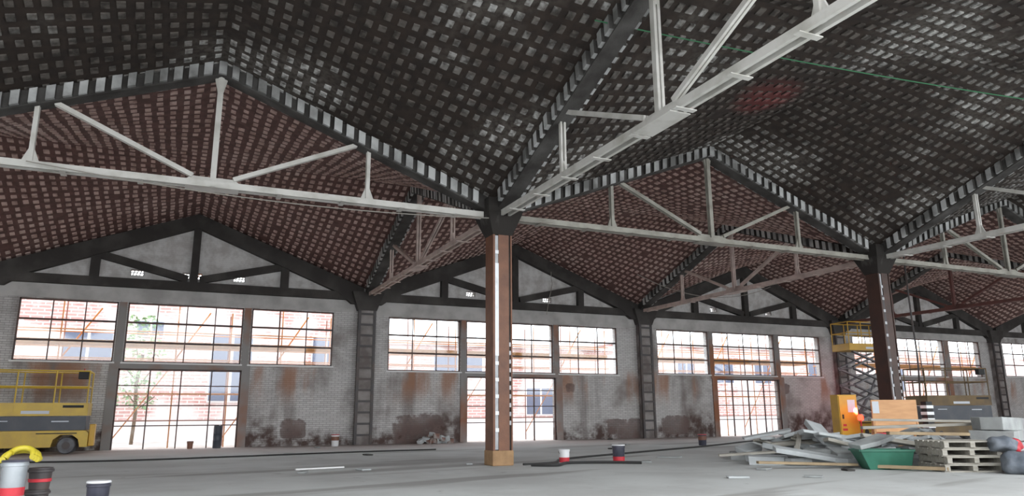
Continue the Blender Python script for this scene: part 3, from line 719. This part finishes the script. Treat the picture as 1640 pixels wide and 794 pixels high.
# ------------------------------------------------------------------ rubble, boards, pallets, tub, sacks
def chunk(name, dims, material, loc, rot, label, cat, group, rough=.12):
    """an irregular broken slab with chipped corners"""
    x, y, z = dims[0]/2, dims[1]/2, dims[2]/2
    poly = [(a*x*random.uniform(1 - rough*1.5, 1), b*y*random.uniform(1 - rough*1.5, 1)) for a, b in ((-1, -1), (1, -1), (1, 1), (-1, 1))]
    if random.random() < .6:                          # one broken corner
        k = random.randrange(4); p = Vector(poly[k]); u = Vector(poly[k - 1]); v = Vector(poly[(k + 1) % 4])
        poly[k:k + 1] = [tuple(p.lerp(u, random.uniform(.12, .4))), tuple(p.lerp(v, random.uniform(.15, .5)))]
    n = len(poly)
    mb = MB(); lo = [(px*random.uniform(.93, 1), py*random.uniform(.93, 1), -z) for px, py in poly]; hi = [(px, py, z*random.uniform(.8, 1)) for px, py in poly]
    mb.add(lo + hi, [tuple(range(n))[::-1], tuple(range(n, 2*n))] + [(i, (i + 1) % n, (i + 1) % n + n, i + n) for i in range(n)])
    o = mb.build(name, material, loc=loc, bevel=.012); o.rotation_euler = rot
    return tag(o, label, cat, group)
def inst(o, loc, rot, label=None):
    c = o.copy(); COL.objects.link(c); c.location = loc; c.rotation_euler = rot
    if label: c['label'] = label
    return c
# pile axis: from near the far column's foot toward the viewer
base = [(6.1, -14.3), (6.6, -15.0), (6.7, -16.0), (7.2, -15.4), (6.2, -16.6), (7.6, -16.2), (7.0, -17.0), (7.7, -17.2), (8.2, -16.6), (6.9, -14.2), (7.9, -15.0), (8.6, -15.6), (5.6, -15.0), (5.6, -15.9), (6.0, -13.8), (7.2, -14.0), (5.2, -15.5)]
for i, (x, y) in enumerate(base):
    chunk('broken_slab', (random.uniform(.7, 1.1), random.uniform(.5, .8), random.uniform(.12, .2)), random.choice(['slab', 'slab_white']), (x, y, .09), (0, 0, random.uniform(0, 3)), 'broken pale concrete slab lying flat in the rubble pile', 'rubble', 'broken slabs in the rubble pile')
for i in range(22):
    u = random.random(); x = 5.9 + 2.0*random.random() + u*.6; y = -14.0 - 3.1*u + random.uniform(-.3, .3)
    chunk('broken_slab', (random.uniform(.5, 1.0), random.uniform(.3, .55), random.uniform(.07, .14)), random.choice(['slab', 'slab_white', 'slab_white']), (x, y, .24 + .12*random.random()), (random.uniform(-.3, .3), random.uniform(-.25, .25), random.uniform(0, 3)), 'broken pale panel tilted in the rubble pile', 'rubble', 'tilted broken panels in the rubble pile')
for i in range(34):
    u = random.random(); x = 6.0 + 1.9*random.random() + u*.7; y = -14.1 - 3.2*u + random.uniform(-.3, .3)
    z = .34 + .26*random.random()
    chunk('broken_panel', (random.uniform(.8, 1.6), random.uniform(.14, .30), random.uniform(.05, .10)), random.choice(['slab_white', 'slab_white', 'plank']), (x, y, z), (random.uniform(-.3, .3), random.uniform(-.3, .3), R(-25) + random.gauss(0, .7)), 'long narrow pale strip thrown on the rubble pile', 'rubble', 'narrow pale strips on the rubble pile', .05)
chunk('broken_slab', (1.5, .34, .10), 'slab_white', (5.55, -16.3, .24), (.18, .16, R(-28)), 'long pale broken panel leaning at the front of the rubble pile', 'rubble', None, .05)
chunk('broken_slab', (1.0, .42, .12), 'slab_white', (6.6, -15.7, .62), (.3, -.45, R(65)), 'pale panel standing highest at the left of the rubble pile', 'rubble', None, .05)
chunk('broken_slab', (1.2, .36, .10), 'slab', (6.45, -17.15, .50), (.12, -.16, R(10)), 'pale panel sloping above the green tub', 'rubble', None, .05)
chunk('broken_slab', (1.1, .7, .26), 'slab', (8.75, -18.25, .84), (0, .03, R(12)), 'thick pale block on top of the pile at the right edge', 'rubble', None, .04)
chunk('broken_slab', (1.3, .9, .5), 'slab', (8.75, -18.25, .25), (0, 0, R(10)), 'large pale block under the thick block at the right edge', 'rubble', None, .04)
chunk('broken_slab', (1.2, .8, .22), 'slab', (8.75, -18.25, .61), (0, 0, R(22)), 'middle pale block of the stack at the right edge', 'rubble', None, .04)
def plank(dims, loc, rot, label, m='plank', group=None):
    mb = MB().box((0, 0, 0), dims); o = mb.build('plank', m, loc=loc, bevel=.006); o.rotation_euler = rot; return tag(o, label, 'plank', group)
plank((2.0, .14, .05), (4.95, -16.85, .10), (0, .03, R(-22)), 'tan plank at the front foot of the rubble pile', 'plank_tan')
plank((1.7, .12, .05), (5.5, -14.85, .2), (.1, -.06, R(-30)), 'grey plank at the left end of the rubble pile')
plank((2.6, .15, .06), (7.9, -17.3, .80), (0, -.03, R(-30)), 'long pale plank lying across the top of the pile')
plank((2.3, .13, .05), (8.2, -17.0, .90), (0, .02, R(-22)), 'second long plank on the pile near the right edge', 'plank')
plank((1.6, .14, .06), (7.15, -17.9, .66), (0, .02, R(-24)), 'tan plank resting on the pallets', 'plank_tan')
plank((1.2, .12, .06), (6.22, -18.2, .06), (0, .0, R(-62)), 'short tan plank on the floor in front of the pallets', 'plank_tan')
plank((1.5, .10, .04), (6.0, -15.6, .42), (.0, -.3, R(40)), 'thin grey plank sticking out of the rubble pile')
def pallet():
    t = thing('pallet', '', 'pallet', group='stacked grey pallets')
    for i in range(6): MB().box((0, -.42 + i*.168, .125), (1.1, .11, .022)).build('deck_board', 'plank', t)
    for i in range(3): MB().box((0, -.40 + i*.40, .011), (1.1, .10, .022)).build('bottom_board', 'plank', t)
    for i in range(3): MB().box((-.5 + i*.5, 0, .068), (.09, .96, .09)).build('stringer', 'plank', t)
    return t
p0 = pallet()
for i, lab in enumerate(('bottom pallet of the grey stack in the right foreground', 'second pallet from the floor in the grey stack', 'third pallet from the floor in the grey stack', 'topmost pallet of the grey stack in the right foreground')):
    p = p0 if i == 0 else copy_tree(p0)
    p.location = (7.12 + random.uniform(-.04, .04), -18.5 + random.uniform(-.04, .04), .138*i); p.rotation_euler = (0, 0, R(-26) + random.uniform(-.08, .08)); p['label'] = lab
# green tub
t = thing('plastic_tub', 'green plastic tub in front of the rubble pile', 'tub', (6.2, -17.62, 0), R(-27))
g = MB(); lo = [(-.38, -.2), (.40, -.2), (.40, .2), (-.38, .2)]; hi = [(-.56, -.27), (.46, -.27), (.46, .27), (-.56, .27)]
inn = [(a*.94, b*.9) for a, b in hi]; inl = [(a*.94, b*.9) for a, b in lo]
g.add([(a, b, 0) for a, b in lo] + [(a, b, .36) for a, b in hi] + [(a, b, .36) for a, b in inn] + [(a, b, .03) for a, b in inl],
      [(0, 1, 2, 3)] + [(i, (i + 1) % 4, (i + 1) % 4 + 4, i + 4) for i in range(4)] + [(i + 4, (i + 1) % 4 + 4, (i + 1) % 4 + 8, i + 8) for i in range(4)] + [(i + 8, (i + 1) % 4 + 8, (i + 1) % 4 + 12, i + 12) for i in range(4)] + [(12, 13, 14, 15)])
g.build('body', 'green', t, bevel=.01)
rm = MB()
for (a, b) in zip(hi, hi[1:] + hi[:1]): rm.bar((*a, .36), (*b, .36), .04, .035)
rm.build('rim', 'green', t)
def sack(loc, dims, m, label, seed, rz=0, group='slumped sacks at the right edge'):
    random.seed(seed); bm = bmesh.new(); bmesh.ops.create_icosphere(bm, subdivisions=3, radius=1)
    for v in bm.verts:
        p = v.co.copy(); k = 1 + .10*math.sin(p.x*5 + seed) + .08*math.sin(p.y*7 + 2*seed) + .07*math.sin(p.z*6 + p.x*4)
        sq = (abs(p.x)**3 + abs(p.y)**3 + abs(p.z)**3)**(1/3); p = p/sq*k
        v.co = Vector((p.x*dims[0]/2, p.y*dims[1]/2, max(p.z*dims[2]/2, -dims[2]*.46)))
    me = bpy.data.meshes.new('sack'); bm.to_mesh(me); bm.free(); me.materials.append(M[m])
    for f in me.polygons: f.use_smooth = True
    o = bpy.data.objects.new('sack', me); COL.objects.link(o); o.location = (loc[0], loc[1], loc[2] + dims[2]*.46); o.rotation_euler = (0, 0, rz)
    return tag(o, label, 'sack', group)
sack((7.25, -19.55, 0), (.7, .5, .40), 'sack', 'blue-grey sack slumped on the floor beside the pallets', 3, .3)
sack((7.98, -19.25, 0), (.62, .5, .36), 'sack', 'dark sack on the floor at the right edge of the frame', 5, 1.1)
sack((7.45, -19.15, .36), (.55, .45, .28), 'sack', 'dark blue sack lying on top of the other sacks', 8, .8)
sack((7.95, -19.0, .34), (.42, .34, .26), 'red', 'small red sack on top of the sacks at the right edge', 9, .2, None)
random.seed(21)

# rubble heap under the broken patch of wall, left of the middle column
for i in range(16):
    x = 2.6 + random.gauss(0, .35); z = .07 + max(0, .3 - abs(x - 2.5)*.4)*random.random()
    s_ = random.uniform(.14, .3)
    chunk('brick_chunk', (s_*1.3, s_, s_*.7), 'brick_rubble' if random.random() < .55 else 'slab_white', (x, -.45 - random.random()*.4, z), (random.uniform(-.4, .4), random.uniform(-.4, .4), random.uniform(0, 3)), 'lump of fallen brick heaped under the broken wall left of the middle column', 'rubble', 'fallen brick heap by the wall')
# crumbs of debris on the floor
for (x, y, s_) in [(-3.0, -12.9, .3), (-4.2, -13.1, .22), (-.5, -12.4, .2), (3.3, -13.7, .28), (1.0, -13.3, .35), (4.1, -16.6, .3), (5.2, -17.6, .2), (2.3, -17.9, .25), (3.5, -18.4, .22), (6.0, -8.0, .25), (8.0, -5.5, .3), (-3.4, -6.0, .3), (-1.6, -7.5, .25), (10.5, -.5, .3), (-2.0, -2.0, .2), (4.8, -12.5, .4)]:
    chunk('debris_scrap', (s_*1.6, s_*.8, .035), random.choice(['slab_white', 'slab', 'beam']), (x, y, .02), (0, 0, random.uniform(0, 3)), 'flat scrap of debris lying on the open floor', 'debris', 'scraps of debris on the floor')
plank((1.05, .05, .03), (-3.72, -12.2, .02), (0, 0, R(12)), 'thin white strip lying on the floor left of the middle column', 'sill')

# cables
def cable(name, pts, r, m, label, cat='cable'):
    P = [Vector(p) for p in pts]; out = []
    for i in range(len(P) - 1):
        a, b, c, d = P[max(i - 1, 0)], P[i], P[i + 1], P[min(i + 2, len(P) - 1)]
        for k in range(8):
            s_ = k/8; out.append(.5*((2*b) + (c - a)*s_ + (2*a - 5*b + 4*c - d)*s_*s_ + (3*b - a - 3*c + d)*s_**3))
    out.append(P[-1]); return tag(MB().tube(out, r, 6, 0).build(name, m), label, cat)
cable('cable', [(.45, -13.2, .02), (1.3, -13.0, .02), (2.2, -11.9, .02), (4.8, -10.5, .02), (9.3, -8.2, .02), (13.6, -5.6, .02), (18.5, -3.2, .02)], .03, 'cable', 'black cable running across the floor from the middle column toward the right doorway')
cable('cable', [(-11.0, -6.2, .02), (-8.0, -7.0, .02), (-5.0, -6.6, .02), (-2.0, -5.9, .02), (1, -5.6, .02)], .025, 'cable', 'dark cable lying across the floor behind the foreground buckets')
cable('hose', [(.45, -13.6, .03), (.9, -13.9, .03), (1.5, -13.35, .03), (2.3, -13.6, .03), (2.9, -14.1, .03)], .035, 'cable', 'short black hose looped beside the foot of the middle column', 'hose')
def sag(a, b, s_, n=10):
    a, b = Vector(a), Vector(b); return [a.lerp(b, i/n) - Vector((0, 0, s_*4*(i/n)*(1 - i/n))) for i in range(n + 1)]
cable('wire', sag((-9.4, -L - .25, 5.6), (0, -L - .3, 5.5), .22), .012, 'wire', 'thin sagging wire under the white truss at left', 'wire')
cable('wire', sag((0, -L - .3, 5.5), (1.3, -L - .25, 5.55), .02, 4), .012, 'wire', 'thin wire crossing the front of the middle column', 'wire')
cable('wire', sag((10.2, -3.5, 6.6), (18.2, -2.5, 6.75), .7), .015, 'wire', 'pale wire drooping past the pinkish truss of the far column', 'wire')
cable('wire', [(7.95, -.22, 7.3), (7.92, -.30, 6.8), (7.9, -.4, 6.5), (7.75, -.4, 5.9), (7.6, -.42, 5.2)], .015, 'wire', 'pale cord hanging down the gable right of the middle column', 'wire')
cable('wire', sag((-.5, -18.3, 7.75), (12.4, -20.6, 7.2), .15), .012, 'green_laser_line', 'thin green laser line, modelled as a taut wire, high across the dark vault', 'wire')  # green laser line drawn as a thin tube
cable('pipe', [(17.0, -10.4, 7.78), (17.0, -10.4, 5.6), (17.06, -10.37, 4.2), (17.1, -10.37, 2.9), (17.35, -10.1, 1.6)], .03, 'angle', 'dark hanging pipe in front of the far windows right of the far column', 'pipe')
